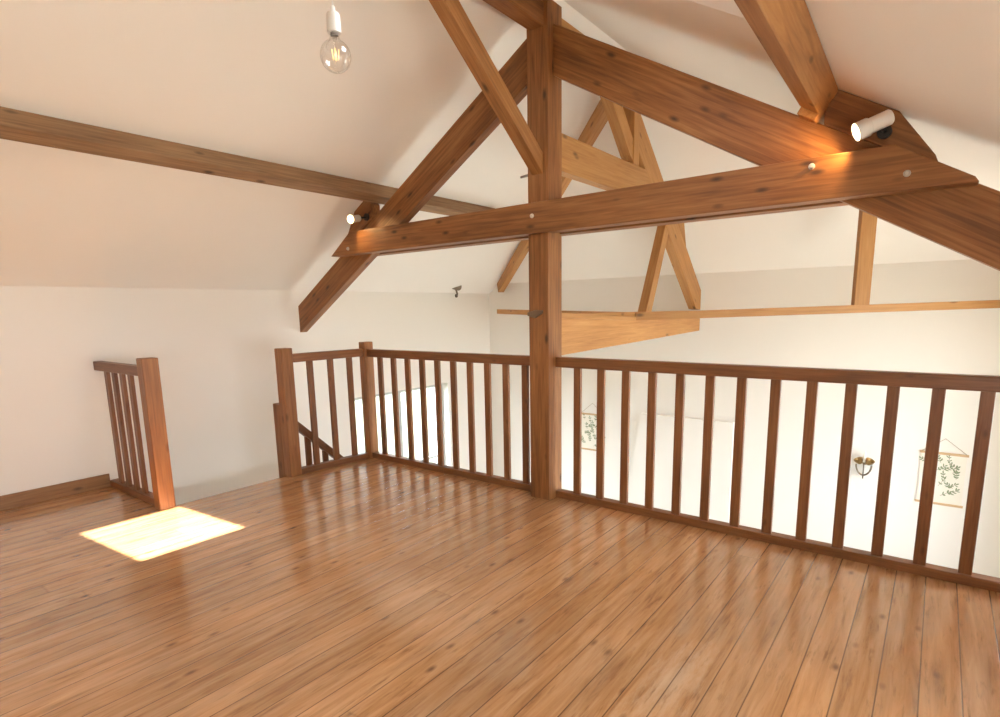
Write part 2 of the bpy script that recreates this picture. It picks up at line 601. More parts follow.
# clip the gable to the roof line
bm = bmesh.new(); bm.from_mesh(gb.data)
for s, p in ((-1, (XL, YB, ZK)), (1, (XR, YB, ZK))):
    n = Vector((s * SL, 0, 1)).normalized()
    bmesh.ops.bisect_plane(bm, geom=bm.verts[:] + bm.edges[:] + bm.faces[:], plane_co=p, plane_no=n, clear_outer=True)
top = [v for v in bm.verts]
f = bm.faces.new([bm.verts.new(p) for p in ((XL + (2.6 - ZK) / SL, YB, 2.6), (XR - (2.6 - ZK) / SL, YB, 2.6), (XA, YB, ZR))])
bmesh.ops.remove_doubles(bm, verts=bm.verts[:], dist=1e-3)
bm.to_mesh(gb.data); bm.free()

# ceiling: two slopes and the hip, with one roof window opening in the right slope
cf = []
cf.append([(XL, YB, ZK), (XL, YF, ZK), (XC1, YF, ZF), (XA, YH, ZR), (XA, YB, ZR)])
cf.append([(XC1, YF, ZF), (XC2, YF, ZF), (XA, YH, ZR)])
S_in = (-1.36, -0.68, 1.48, 2.70)           # opening in the ceiling: x0, x1, y0, y1
S_out = (-1.20, -0.70, 1.68, 2.29)       # glass, 0.2 m further out
nrm = Vector((SL, 0, 1)).normalized()
R = lambda x, y: Vector((x, y, zr(x)))
def RO(x, y):
    return Vector((x, y, zr(x) + 0.2 / nrm.z))
x0, x1, y0, y1 = S_in
cf.append([R(XA, YB), R(x0, YB), R(x0, y0), R(x0, y1), R(x0, YH), R(XA, YH)])
cf.append([R(x0, YB), R(x1, YB), R(x1, y0), R(x0, y0)])
yh = lambda x: YF - (zr(x) - ZF) / SH
cf.append([R(x0, y1), R(x1, y1), R(x1, YH), R(x0, YH)])
cf.append([R(x1, YB), R(XR, YB), R(XR, YF), R(XC2, YF), R(x1, yh(x1)), R(x1, YH), R(x1, y1), R(x1, y0)])
cf.append([R(XA, YH), R(x0, YH), R(x1, YH), R(x1, yh(x1)), R(x0, yh(x0))])
a, b_, c, d = R(x0, y0), R(x1, y0), R(x1, y1), R(x0, y1)
X0, X1, Y0, Y1 = S_out
A, B, C, D = RO(X0, Y0), RO(X1, Y0), RO(X1, Y1), RO(X0, Y1)
for p, q, r, s in ((a, b_, B, A), (b_, c, C, B), (c, d, D, C), (d, a, A, D)):
    cf.append([p, q, r, s])
polys('ceiling', cf, CEIL, kind='structure')
# unseen eave added past the right wall to keep sun off the knee window
prism('sun_block_eave', [(XR, zr(XR) + 0.02), (XR + 0.72, zr(XR + 0.72) + 0.02), (XR + 0.72, zr(XR + 0.72) + 0.12), (XR, zr(XR) + 0.14)], 'XZ', YB, 3.2, (0, 1, 0), WALL, bw=0, kind='structure')

# loft floor (L-shaped round the stairwell) and the ground floor
fl = [(XL, YB), (XR, YB), (XR, 3.43), (-4.25, 3.43), (-4.25, 1.665), (XL, 1.665)]
bm = bmesh.new()
t = [bm.verts.new((x, y, 0)) for x, y in fl]
bt = [bm.verts.new((x, y, -0.26)) for x, y in fl]
bm.faces.new(t); bm.faces.new(bt[::-1])
for i in range(6):
    j = (i + 1) % 6
    bm.faces.new((t[i], bt[i], bt[j], t[j]))
tag(mesh_obj('floor', bm, FLOOR), kind='structure')
box('floor_ground', (XL - 0.3, YB - 0.3, ZG - 0.1), (XR + 0.3, YF + 0.3, ZG), TILE, kind='structure')
bar('baseboard_left', (XL + 0.009, YB, 0.053), (XL + 0.009, 1.585, 0.053), 0.016, 0.106, BASE, bw=0.003, kind='structure')
# slightly thicker lower part of the far wall, one slanting side
bm = bmesh.new()
pr = [(-2.93, -0.70), (-2.82, 0.055), (-1.73, 0.055), (-1.73, ZG), (-3.2, ZG)]
q0 = [bm.verts.new((x, YF, z)) for x, z in pr]
q1 = [bm.verts.new((x, YF - 0.05, z)) for x, z in pr]
bm.faces.new(q1)
for i in range(len(pr)):
    j = (i + 1) % len(pr)
    bm.faces.new((q0[i], q1[i], q1[j], q0[j]))
tag(mesh_obj('trim_1', bm, WALL), kind='structure')
box('ground', (-5.6, -40, ZG - 0.4), (40, 60, ZG - 0.15), GRASS, kind='structure')
box('ground', (-80, -60, ZG - 0.4), (-5.6, 90, ZG - 0.15), LAWN, kind='structure')

def glazing(name, plane, pos, u0, u1, v0, v1, nmull, ntrans, mat, fw=0.06, depth=0.06):
    """Window: frame bars with panes, lying in X=pos or Y=pos."""
    def P(u, v):
        return (pos, u, v) if plane == 'X' else (u, pos, v)
    root = bpy.data.objects.new(name, None)
    root.location = P((u0 + u1) / 2, v0)
    COL.objects.link(root)
    root['kind'] = 'structure'
    bpy.context.view_layer.update()
    up = (1, 0, 0) if plane == 'X' else (0, 1, 0)
    h = fw / 2
    for nm, p, q in (('frame_side', P(u0 + h, v0), P(u0 + h, v1)), ('frame_side', P(u1 - h, v0), P(u1 - h, v1)),
                 ('frame_head', P(u0, v1 - h), P(u1, v1 - h)), ('frame_sill', P(u0, v0 + h), P(u1, v0 + h))):
        bar(nm, p, q, fw, depth, mat, root, up)
    for i in range(nmull):
        u = u0 + (u1 - u0) * (i + 1) / (nmull + 1)
        bar('mullion', P(u, v0), P(u, v1), fw, depth * 0.9, mat, root, up)
    for i in range(ntrans):
        v = v0 + (v1 - v0) * (i + 1) / (ntrans + 1)
        bar('glazing_bar', P(u0, v), P(u1, v), fw * 0.5, depth * 0.7, mat, root, up)
    pn = polys('pane', [[P(u0, v0), P(u1, v0), P(u1, v1), P(u0, v1)]], GLASS, root)
    return root

glazing('window_1', 'X', XL - 0.14, W1[0], W1[1], W1[2], W1[3], 1, 2, WFRAME, 0.05)
glazing('window_3', 'X', XR + 0.14, W3[0], W3[1], W3[2], W3[3], 1, 0, WFRAMEW)
glazing('added_window', 'X', XR + 0.14, W5[0], W5[1], W5[2], W5[3], 3, 0, WFRAMEW)
# roof window
sw = bpy.data.objects.new('window_2', None); sw['kind'] = 'structure'
sw.location = (A + C) / 2; COL.objects.link(sw); bpy.context.view_layer.update()
for p, q in ((A, B), (B, C), (C, D), (D, A)):
    dd = (q - p).normalized() * 0.05
    ow = ((p + q) / 2 - (A + C) / 2).normalized() * 0.03
    bar('frame_side', p - dd + ow, q + dd + ow, 0.06, 0.08, WFRAMEW, sw, nrm)
polys('pane', [[A, B, C, D]], GLASS, sw)

# ------------------------------------------------------------------ the main truss
KX0, KX1 = -2.257, -2.098
prism('king_post', [(3.28, 0.0), (3.452, 0.0), (3.452, 1.84), (3.425, 1.84), (3.425, 2.04), (3.452, 2.04), (3.452, 3.24), (3.28, 3.24), (3.28, 2.04), (3.345, 2.04), (3.345, 1.84), (3.28, 1.84)],
      'YZ', KX0, KX1, (0, 0, 1), OAK, label='tall thick wooden king post standing between the two front railings', cat='post', kind='thing')
LT = lambda x: 3.154 + 0.5988 * (x + 2.175)
LB = lambda x: 2.876 + 0.5926 * (x + 2.175)
RT = lambda x: 3.153 - 0.5778 * (x + 2.175)
RB = lambda x: 2.853 - 0.5828 * (x + 2.175)
YR0, YR1 = 3.345, 3.425
prism('principal_rafter', [(-5.08, LB(-5.08)), (-5.03, LB(-5.03) ), (KX0, LB(KX0)), (KX0, LT(KX0)), (-5.08, LT(-5.08))], 'XZ', YR0, YR1, (1, 0, 0.595), OAK,
      label='wide sloping wooden rafter left of the king post, its sawn foot near the left wall', cat='rafter', group='principal rafters of the main truss', kind='thing')
prism('principal_rafter', [(KX1, RB(KX1)), (0.80, RB(0.80)), (0.80, RT(0.80)), (KX1, RT(KX1))], 'XZ', YR0, YR1, (1, 0, -0.58), OAK,
      label='wide sloping wooden rafter running from the king post down past the lit white spotlight', cat='rafter', group='principal rafters of the main truss', kind='thing')
cpoly = [(-4.36, 1.836), (0.078, 1.842), (0.062, 1.866), (-0.235, 2.045), (-4.085, 2.022)]
ct = prism('collar_tie', cpoly, 'XZ', 3.24, YR0, (1, 0, 0), OAK,
      label='horizontal wooden collar plank bolted across the front of the king post', cat='roof beam', group='collar tie planks', kind='thing')
prism('collar_tie', [(-4.35, 1.836), (-0.40, 1.842), (-0.45, 2.03), (-4.075, 2.02)], 'XZ', YR1, 3.53, (1, 0, 0), OAK,
      label='rear collar plank behind the king post, only its lit lower edge showing', cat='roof beam', group='collar tie planks', kind='thing')
for x, z in ((-4.112, 1.885), (-2.197, 1.949), (-0.562, 2.001), (-0.178, 1.912)):
    o = lathe('bolt', [(0, 0.016), (0.008, 0.016), (0.0105, 0.012), (0.0105, 0.006), (0.0145, 0.005), (0.0145, 0)], (x, 3.2405, z), (0, -1, 0), NUT, ct, 18, label='pale steel bolt head with washer')
# steel rod and plate on the king post
tube('steel_rod', [(KX0 - 0.068, 3.30, 2.218), (KX0 + 0.02, 3.30, 2.224)], 0.008, STEEL, bpy.data.objects['king_post'], label='grey steel rod end poking out')
pl = prism('steel_plate', [(-2.262, 1.300), (-2.20, 1.283), (-2.145, 1.315), (-2.14, 1.335), (-2.20, 1.338), (-2.262, 1.322)], 'XZ', 3.266, 3.285, (1, 0, 0.2), DARKMETAL, bpy.data.objects['king_post'], 0.003, label='small grey metal plate')

# ridge, in two lengths
prism('ridge_beam', [(YB, 3.08), (3.28, 3.08), (3.28, 3.27), (YB, 3.27)], 'YZ', -2.235, -2.125, (0, 1, 0), OAK,
      label='ridge beam meeting the top of the king post from above the camera', cat='roof beam', group='ridge beam lengths', kind='thing')
prism('ridge_beam', [(3.453, 3.08), (4.73, 3.08), (4.73, 3.20), (3.453, 3.20)], 'YZ', -2.235, -2.125, (0, 1, 0), HIP_LIT,
      label='short ridge beam length behind the top of the king post', cat='roof beam', group='ridge beam lengths', kind='thing')
# braces under the ridge
mb = lambda y: 2.890 - 0.7514 * (y - 2.374)
prism('ridge_brace', [(2.121, 3.08), (3.28, mb(3.28)), (3.28, mb(3.28) + 0.131), (2.295, 3.08)], 'YZ', -2.222, -2.135, (0, 1, -0.7514), HONEY,
      label='slender diagonal brace dropping from the near ridge to the king post, beside the hanging bulb', cat='brace', group='ridge braces', kind='thing')
fb = lambda y: 2.882 - 0.985 * (y - 4.259)
prism('ridge_brace', [(4.058, 3.08), (4.58, fb(4.58)), (4.63, fb(4.63) + 0.02), (4.63, fb(4.63) + 0.19), (4.24, 3.08)], 'YZ', -2.222, -2.135, (0, 1, -0.985), HIP_LIT,
      label='short diagonal brace behind the truss, its sawn end just above the golden hip collar', cat='brace', group='ridge braces', kind='thing')

# ------------------------------------------------------------------ purlins
lt = Vector((-3.806, 2.3885)); ln = Vector((-0.508, 0.861)); ls = Vector((0.861, 0.508))
pts = [lt, lt - ln * 0.124, lt - ln * 0.124 - ls * 0.093, lt - ls * 0.093]
prism('purlin', [tuple(p) for p in pts], 'XZ', YB, 5.30, (0, 1, 0), GREYOAK,
      label='long greyish brown purlin under the left ceiling slope', cat='roof beam', group='purlins', kind='thing')
def rp(y, lower=0.0):
    # lower: extra depth of the lapped length
    k = -0.0355 * (y - 3.2)
    T = Vector((-0.4847 + k, 2.3540 - SL * k))
    n = Vector((0.508, 0.861)); s = Vector((0.861, -0.508))
    d = 0.132 + lower
    return [T, T - n * d, T - n * d - s * 0.095, T - s * 0.095]
def purlin_len(name, ya, yb, lower, ycut, label):
    a_ = rp(ya, lower); b__ = rp(yb, lower)
    M = frame(((a_[0].x), ya, a_[0].y), (b__[0].x - a_[0].x, yb - ya, b__[0].y - a_[0].y), (0.508, 0, 0.861))
    Mi = M.inverted()
    bm = bmesh.new()
    ve = [bm.verts.new(Mi @ Vector((p.x, ya, p.y))) for p in a_]
    vf = [bm.verts.new(Mi @ Vector((p.x, yb + c, p.y))) for p, c in zip(b__, ycut)]
    bm.faces.new(ve); bm.faces.new(vf[::-1])
    for i in range(4):
        j = (i + 1) % 4
        bm.faces.new((ve[i], vf[i], vf[j], ve[j]))
    o = mesh_obj(name, bm, HONEY, M)
    bevel(o)
    tag(o, label, 'roof beam', 'purlins', 'thing')
    return o
purlin_len('purlin', YB, 3.24, 0.0, (0.12, 0.05, 0, 0.04), 'thick cracked purlin overhead on the right, ending above the lit spotlight')
purlin_len('purlin', 3.27, 5.35, 0.030, (0, 0, 0, 0), 'purlin end block lapped under the cracked right purlin, resting on the rafter')
# cleats between rafters and ceiling
cz = lambda x: zr(x) - 0.004
prism('purlin_cleat', [(-0.54, RT(-0.54)), (-0.06, RT(-0.06)), (-0.085, 1.995), (-0.235, cz(-0.235)), (-0.50, cz(-0.50)), (-0.54, 2.25)], 'XZ', 3.335, 3.435, (1, 0, -0.58), OAK,
      label='dark wooden wedge block on the right rafter, carrying the white spotlight', cat='cleat', group='purlin cleats', kind='thing')
czl = lambda x: zl(x) - 0.004
prism('purlin_cleat', [(-3.90, LT(-3.90)), (-4.27, LT(-4.27)), (-4.24, 2.0), (-4.12, czl(-4.12)), (-3.95, czl(-3.95)), (-3.90, 2.24)], 'XZ', 3.335, 3.435, (1, 0, 0.59), OAK,
      label='dark wooden wedge block on the left rafter under the grey purlin', cat='cleat', group='purlin cleats', kind='thing')

# ------------------------------------------------------------------ the hip beyond the truss
HX0, HX1 = -2.222, -2.135
SU = lambda y: 2.920 - SH * (y - 4.777)
SLO = lambda y: 2.487 - SH * (y - 4.921)
prism('hip_post', [(4.63, 2.51), (4.735, 2.51), (4.735, 3.08), (4.63, 3.08)], 'YZ', -2.232, -2.125, (0, 0, 1), HIP_LIT,
      label='short upright post standing on the golden hip collar under the far ridge', cat='post', kind='thing')
prism('hip_collar', [(3.453, 2.265), (5.18, 2.268), (5.265, SU(5.265)), (3.453, 2.508)], 'YZ', HX0 + 0.002, HX1 - 0.0005, (0, 1, 0), HIP_LIT,
      label='golden horizontal collar running from the king post back to the steep hip rafter', cat='roof beam', kind='thing')
prism('hip_jack_rafter', [(4.735, SLO(4.735)), (6.33, SLO(6.33)), (6.465, 1.30), (6.465, SU(6.465)), (4.735, SU(4.735))], 'YZ', HX0, HX1, (0, 1, -SH), HIP_LIT,
      label='steep golden rafter running down to the end of the far tie beam', cat='rafter', kind='thing')
prism('hip_tie_beam', [(3.453, 1.012), (6.465, 1.07), (6.465, 1.293), (3.453, 1.31)], 'YZ', HX0, HX1, (0, 1, 0), HIP_LIT,
      label='deep golden tie beam behind the king post just above the railing', cat='roof beam', kind='thing')
prism('hip_strut', [(4.980, 1.30), (5.110, 1.30), (5.468, SLO(5.468)), (5.385, SLO(5.385))], 'YZ', HX0 + 0.003, HX1 - 0.001, (0.0, 0.45, 0.9), HIP_LIT,
      label='leaning strut from the tie beam up to the steep golden rafter', cat='strut', kind='thing')
# hip rafters to the two far corners
bar('hip_rafter', (-4.95, 6.49, 1.640), (-2.24, 4.54, 3.09), 0.085, 0.135, HIP_LIT, label='thin diagonal hip rafter ending in the far left corner', cat='rafter', group='hip rafters', kind='thing')
bar('hip_rafter', (0.60, 6.49, 1.640), (-2.11, 4.54, 3.09), 0.085, 0.135, HIP_LIT, label='thin diagonal hip rafter hidden behind the right rafter', cat='rafter', group='hip rafters', kind='thing')
bar('diagonal_tie', (-5.0, 6.5, 1.315), (-2.222, 4.735, 1.272), 0.045, 0.062, HIP_LIT, label='thin horizontal batten from the far left corner to the tie beam', cat='batten', group='corner battens', kind='thing')
bar('diagonal_tie', (-2.135, 4.74, 1.262), (0.83, 6.52, 1.325), 0.045, 0.066, HIP_LIT, label='long thin horizontal batten from the tie beam out to the right', cat='batten', group='corner battens', kind='thing')

hd = Vector((0.857, 0.514, 0)).normalized()
bar('hanger_post', (-0.548, 5.69, 1.325), (-0.548, 5.69, 2.20), 0.062, 0.12, HIP_LIT, up=hd, label='short upright post standing on the long right batten', cat='post', kind='thing')
bar('tie_ledger', (-2.119, 3.455, 1.298), (-2.119, 4.70, 1.245), 0.03, 0.036, HIP_LIT, up=(0, 0, 1), bw=0.003, label='narrow strip fixed along the top of the deep tie beam', cat='batten', kind='thing')
prism('rafter_cleat', [(5.60, SU(5.60) + 0.001), (5.949, SU(5.949) + 0.001), (5.865, 2.185), (5.74, 2.27)], 'YZ', HX0, HX1, (0, 1, -SH), HIP_LIT, label='small block on top of the steep golden rafter just under the collar', cat='cleat', kind='thing')

# ------------------------------------------------------------------ railings
BX, BY = 0.053, 0.025
def baluster(parent, x, y, z0, z1, along='X'):
    w, d = (BX, BY) if along == 'X' else (BY, BX)
    M = frame((x, y, (z0 + z1) / 2), (0, 0, 1), (0, 1, 0))
    bm = bmesh.new()
    bmesh.ops.create_cube(bm, size=1)
    for v in bm.verts:
        v.co = Vector((v.co.x * (z1 - z0), v.co.y * w, v.co.z * d))
    o = mesh_obj('baluster', bm, RAIL, M, parent)
    bevel(o, 0.003)
    return o

def newel(parent, x0, x1, y0, y1, top, z0=0.0):
    o = box('newel_post', (0, 0, 0), (0.1, 0.1, 1), RAIL)   # rebuilt below with the grain upright
    bpy.data.objects.remove(o)
    M = frame(((x0 + x1) / 2, (y0 + y1) / 2, (z0 + top) / 2), (0, 0, 1), (0, 1, 0))
    bm = bmesh.new()
    bmesh.ops.create_cube(bm, size=1)
    for v in bm.verts:
        v.co = Vector((v.co.x * (top - z0), v.co.y * (x1 - x0), v.co.z * (y1 - y0)))
    # M's y axis runs along -X or +X; the section is near square, so only sizes matter
    o = mesh_obj('newel_post', bm, NEWEL_LIT, M, parent)
    bevel(o, 0.007, 3)
    return o

YR = 3.397
BAL_SIDE = ((-4.192, 2.826), (-4.177, 3.021), (-4.162, 3.212))
ra = empty('balustrade', (-4.15, YR, 0), 'brown wooden railing from the stairhead round the corner to the king post', 'railing', 'brown wooden railings')
newel(ra, -4.274, -4.172, 2.562, 2.664, 1.068)
newel(ra, -4.185, -4.105, 3.345, 3.447, 1.078)
bar('top_rail', (-4.105, YR, 0.978), (KX0, YR, 0.978), 0.064, 0.07, RAIL, ra, bw=0.006)
bar('bottom_rail', (-4.105, YR, 0.026), (KX0, YR, 0.026), 0.066, 0.05, RAIL, ra)
bar('top_rail', (-4.203, 2.664, 0.984), (-4.150, 3.345, 0.984), 0.064, 0.07, RAIL, ra, bw=0.006)
bar('bottom_rail', (-4.203, 2.664, 0.026), (-4.150, 3.345, 0.026), 0.066, 0.05, RAIL, ra)
for x, y in BAL_SIDE:
    baluster(ra, x, y, 0.05, 0.948, 'Y')
for i in range(10):
    baluster(ra, -3.962 + 0.1763 * i, YR, 0.05, 0.945)

rb = empty('balustrade', (-1.0, YR, 0), 'brown wooden railing running from the king post to the right edge', 'railing', 'brown wooden railings')
bar('top_rail', (KX1, YR, 0.978), (XR, YR, 0.973), 0.064, 0.07, RAIL, rb, bw=0.006)
bar('bottom_rail', (KX1, YR, 0.026), (XR, YR, 0.026), 0.066, 0.05, RAIL, rb)
for i in range(16):
    baluster(rb, -1.937 + 0.1783 * i, YR, 0.05, 0.945)

rc = empty('balustrade', (-4.26, 1.615, 0), 'short wooden railing against the left wall, beside the sunlit floor patch', 'railing', 'brown wooden railings')
newel(rc, -4.312, -4.217, 1.562, 1.668, 1.066)
bar('top_rail', (XL, 1.615, 0.972), (-4.312, 1.615, 0.972), 0.064, 0.07, RAIL, rc, bw=0.006)
bar('bottom_rail', (XL, 1.615, 0.026), (-4.312, 1.615, 0.026), 0.066, 0.05, RAIL, rc)
for x in (-5.032, -4.884, -4.734, -4.585):
    baluster(rc, x, 1.615, 0.05, 0.94)

rd = empty('stair_banister', (-4.43, 2.68, -0.9), 'sloping stair banister going down behind the stairhead newel post', 'banister')
newel(rd, -4.50, -4.40, 2.64, 2.74, 0.585, -0.9)
hs = -0.93
hz = lambda y: 0.42 + hs * (y - 2.76)
prism('handrail', [(2.75, hz(2.75) - 0.045), (4.0, hz(4.0) - 0.045), (4.0, hz(4.0) + 0.04), (2.75, hz(2.75) + 0.04)], 'YZ', -4.465, -4.405, (0, 1, hs), RAIL, rd, 0.006)
for y in (2.91, 3.085, 3.26, 3.435, 3.61, 3.785):
    baluster(rd, -4.435, y, hz(y) - 0.85, hz(y) - 0.03, 'Y')

# ------------------------------------------------------------------ pendant bulb
BC = Vector((-1.776, 1.397, 2.237))
pd = empty('pendant_lamp', (BC.x, BC.y, zr(BC.x)), 'bare clear globe bulb hanging on a thin white cord', 'lamp')
r = 0.0535
prof = []
for i in range(25):
    a = math.pi * i / 24 * 0.86
    prof.append((r * math.sin(a) if i else 0, -r * math.cos(a)))
prof += [(0.0185, 0.056), (0.0150, 0.064), (0.0135, 0.072)]
bulb = lathe('bulb', prof, BC, (0, 0, 1), BULBGLASS, pd, 40)
lathe('bulb_cap', [(0.0135, 0.066), (0.0138, 0.080), (0.0, 0.080)], BC, (0, 0, 1), STEEL, bulb, 24)
for k in range(4):
    a = math.pi / 4 + k * math.pi / 2
    p = BC + Vector((0.008 * math.cos(a), 0.008 * math.sin(a), -0.012))
    tube('filament', [p, p + Vector((0.004 * math.cos(a), 0.004 * math.sin(a), 0.034))], 0.0016, FILA, bulb, 8)
lathe('filament_stem', [(0.0, 0.022), (0.003, 0.022), (0.004, 0.045), (0.009, 0.060), (0.0, 0.061)], BC, (0, 0, 1), BULBGLASS, bulb, 16)
lathe('lamp_holder', [(0.0, 0.074), (0.0235, 0.074), (0.0242, 0.080), (0.0235, 0.128), (0.021, 0.136), (0.009, 0.140), (0.0075, 0.158), (0.0, 0.160)], BC, (0, 0, 1), WHITE, pd, 32)
tube('cord', [BC + Vector((0, 0, 0.155)), Vector((BC.x, BC.y, zr(BC.x) - 0.02))], 0.003, WHITE, pd)
lathe('ceiling_rose', [(0.0, -0.035), (0.02, -0.035), (0.045, -0.02), (0.05, 0.0), (0.05, 0.03), (0, 0.03)], (BC.x, BC.y, zr(BC.x) - 0.012), (0, 0, 1), WHITE, pd, 28)

# ------------------------------------------------------------------ spotlights
def spot(name, face, back, label, group, mount_to, mat, rad=0.03):
    face, back = Vector(face), Vector(back)
    ax = (back - face).normalized()
    Ls = (back - face).length
    root = empty(name, mount_to, label, 'spotlight', group)
    lathe('lamp_head', [(rad * 0.98, 0.0), (rad, 0.004), (rad, Ls * 0.34), (rad * 0.88, Ls * 0.40), (rad * 0.84, Ls * 0.42), (rad * 0.84, Ls * 0.95), (rad * 0.7, Ls), (0.0, Ls)], face, ax, mat, root, 28)
    lathe('lit_lens', [(0.0, -0.001), (rad * 0.7, 0.0), (rad * 0.95, 0.004)], face, ax, LIT, root, 28, label='glowing lens')
    mid = face + ax * Ls * 0.62
    tube('bracket', [mid, mid * 0.4 + Vector(mount_to) * 0.6 , Vector(mount_to)], 0.008, BLACK, root)
    d = (Vector(mount_to) - mid).normalized()
    lathe('mount_plate', [(0, -0.012), (0.03, -0.012), (0.03, 0.004), (0, 0.004)], mount_to, (0, 1, 0), BLACK, root, 24)
    return root
spot('spotlight', (-0.384, 3.195, 2.112), (-0.258, 3.25, 2.168), 'lit white cylindrical spotlight on the right rafter', 'truss spotlights', (-0.285, 3.333, 2.125), WHITE, 0.041)
spot('spotlight', (-3.965, 3.165, 2.107), (-3.990, 3.275, 2.128), 'lit spotlight on the left rafter beside the grey purlin', 'truss spotlights', (-3.955, 3.333, 2.14), WHITE, 0.034)

# unlit metal spotlight on the left wall
ws = empty('wall_spotlight', (XL, 5.83, 1.53), 'small unlit metal spotlight on the white wall left of the far corner', 'spotlight')
lathe('base', [(0, 0), (0.024, 0), (0.024, 0.012), (0.016, 0.018), (0, 0.018)], (XL, 5.835, 1.535), (1, 0, 0), DARKMETAL, ws, 24)
tube('arm', [(XL + 0.015, 5.84, 1.535), (XL + 0.055, 5.80, 1.565), (XL + 0.08, 5.735, 1.635)], 0.012, DARKMETAL, ws)
lathe('shade', [(0.010, 0.0), (0.018, 0.004), (0.070, 0.12), (0.076, 0.135), (0.0, 0.128)], (XL + 0.08, 5.64, 1.640), (0.05, 0.97, 0.24), DARKMETAL, ws, 28)

# ------------------------------------------------------------------ far wall: prints and sconce
def leaf(bm, c, ang, l, w, y):
    k = 8
    vs = []
    for i in range(2 * k):
        t = (i / k if i < k else (2 * k - i) / k)
        s = 1 if i < k else -1
        px, py = l * t, s * w * math.sin(math.pi * t) ** 0.8
        vs.append(bm.verts.new((c[0] + px * math.cos(ang) - py * math.sin(ang), y, c[1] + px * math.sin(ang) + py * math.cos(ang))))
    bmesh.ops.remove_doubles(bm, verts=vs, dist=1e-6)
    vs = [v for v in vs if v.is_valid]
    if len(vs) > 2:
        bm.faces.new(vs)

def print_hanging(xc, w, ztop, zbot, zap, label, seed):
    rnd = random.Random(seed)
    root = empty('hanging_print', (xc, YF, zbot), label, 'picture', 'botanical prints on the far wall')
    y = YF - 0.012
    box('paper_sheet', (xc - w / 2 + 0.012, y - 0.001, zbot + 0.006), (xc + w / 2 - 0.012, y + 0.001, ztop - 0.006), PAPER, root)
    for nm, z in (('top_bar', ztop), ('bottom_bar', zbot)):
        bar(nm, (xc - w / 2, y, z), (xc + w / 2, y, z), 0.018, 0.022, BAR, root, bw=0.004)
    tube('hanging_cord', [(xc - w / 2 + 0.015, y, ztop + 0.009), (xc, y, zap), (xc + w / 2 - 0.015, y, ztop + 0.009)], 0.0028, CORD, root, 6)
    cols, rows = 4, 5
    for i in range(cols):
        for j in range(rows):
            bm = bmesh.new()
            cx = xc - w / 2 + 0.055 + (w - 0.11) * (i + 0.5) / cols + rnd.uniform(-0.028, 0.028)
            czz = zbot + 0.055 + (ztop - zbot - 0.11) * (j + 0.3) / rows + rnd.uniform(-0.03, 0.03)
            a0 = math.pi / 2 + rnd.uniform(-1.1, 1.1)
            hh = rnd.uniform(0.05, 0.08)
            n = rnd.choice((2, 3, 3))
            dx, dz = math.cos(a0), math.sin(a0)
            p = Vector((dz, -dx)) * 0.0016
            sf_ = bm.faces.new([bm.verts.new(q) for q in ((cx - p.x, y - 0.0018, czz - p.y), (cx + p.x, y - 0.0018, czz + p.y), (cx + dx * hh + p.x, y - 0.0018, czz + dz * hh + p.y), (cx + dx * hh - p.x, y - 0.0018, czz + dz * hh - p.y))]); sf_.material_index = 1
            for q in range(n):
                t = (q + 0.6) / n * hh
                for s in (-1, 1):
                    leaf(bm, (cx + dx * t, czz + dz * t), a0 + s * rnd.uniform(0.7, 1.0), rnd.uniform(0.020, 0.036), rnd.uniform(0.004, 0.0075), y - 0.002)
            leaf(bm, (cx + dx * hh, czz + dz * hh), a0, 0.028, 0.006, y - 0.002)
            sg = mesh_obj('leaf_sprig', bm, LEAF, None, root)
            sg.data.materials.append(STEM)
    return root
print_hanging(0.137, 0.36, -0.043, -0.525, 0.098, 'leaf print hanging on the far wall near the right edge, right of the sconce', 3)
print_hanging(-3.507, 0.36, -0.032, -0.506, 0.118, 'leaf print on the far wall seen just right of the king post', 11)

sc = empty('wall_sconce', (-0.472, YF, -0.27), 'brass candle wall sconce on the far wall seen between balusters', 'lamp')
sy = YF - 0.085
lathe('back_plate', [(0, 0), (0.022, 0), (0.02, 0.008), (0.010, 0.014), (0, 0.014)], (-0.472, YF, -0.225), (0, -1, 0), BRASS, sc, 24)
tube('stem', [(-0.472, YF - 0.01, -0.225), (-0.472, YF - 0.05, -0.232), (-0.472, sy, -0.222)], 0.006, BRASS, sc)
tube('drop_rod', [(-0.472, sy, -0.20), (-0.472, sy, -0.365)], 0.006, DARKMETAL, sc)
arc = [(-0.472 + 0.064 * math.cos(a), sy, -0.225 + 0.105 * math.sin(a)) for a in [math.pi + math.pi * i / 20 for i in range(21)]]
tube('curved_arm', arc, 0.0085, DARKMETAL, sc)
for s in (-1, 1):
    lathe('bowl', [(0.0, -0.016), (0.018, -0.016), (0.034, 0.008), (0.040, 0.036), (0.035, 0.034), (0.024, 0.008), (0, 0.0)], (-0.472 + s * 0.038, sy, -0.203), (s * 0.4, -0.25, 0.88), BRASS, sc, 28, label='brass bowl')
lathe('candle_tube', [(0, 0), (0.012, 0), (0.012, 0.09), (0.006, 0.105), (0, 0.11)], (-0.472, sy, -0.20), (0, 0, 1), WAX, sc, 20)

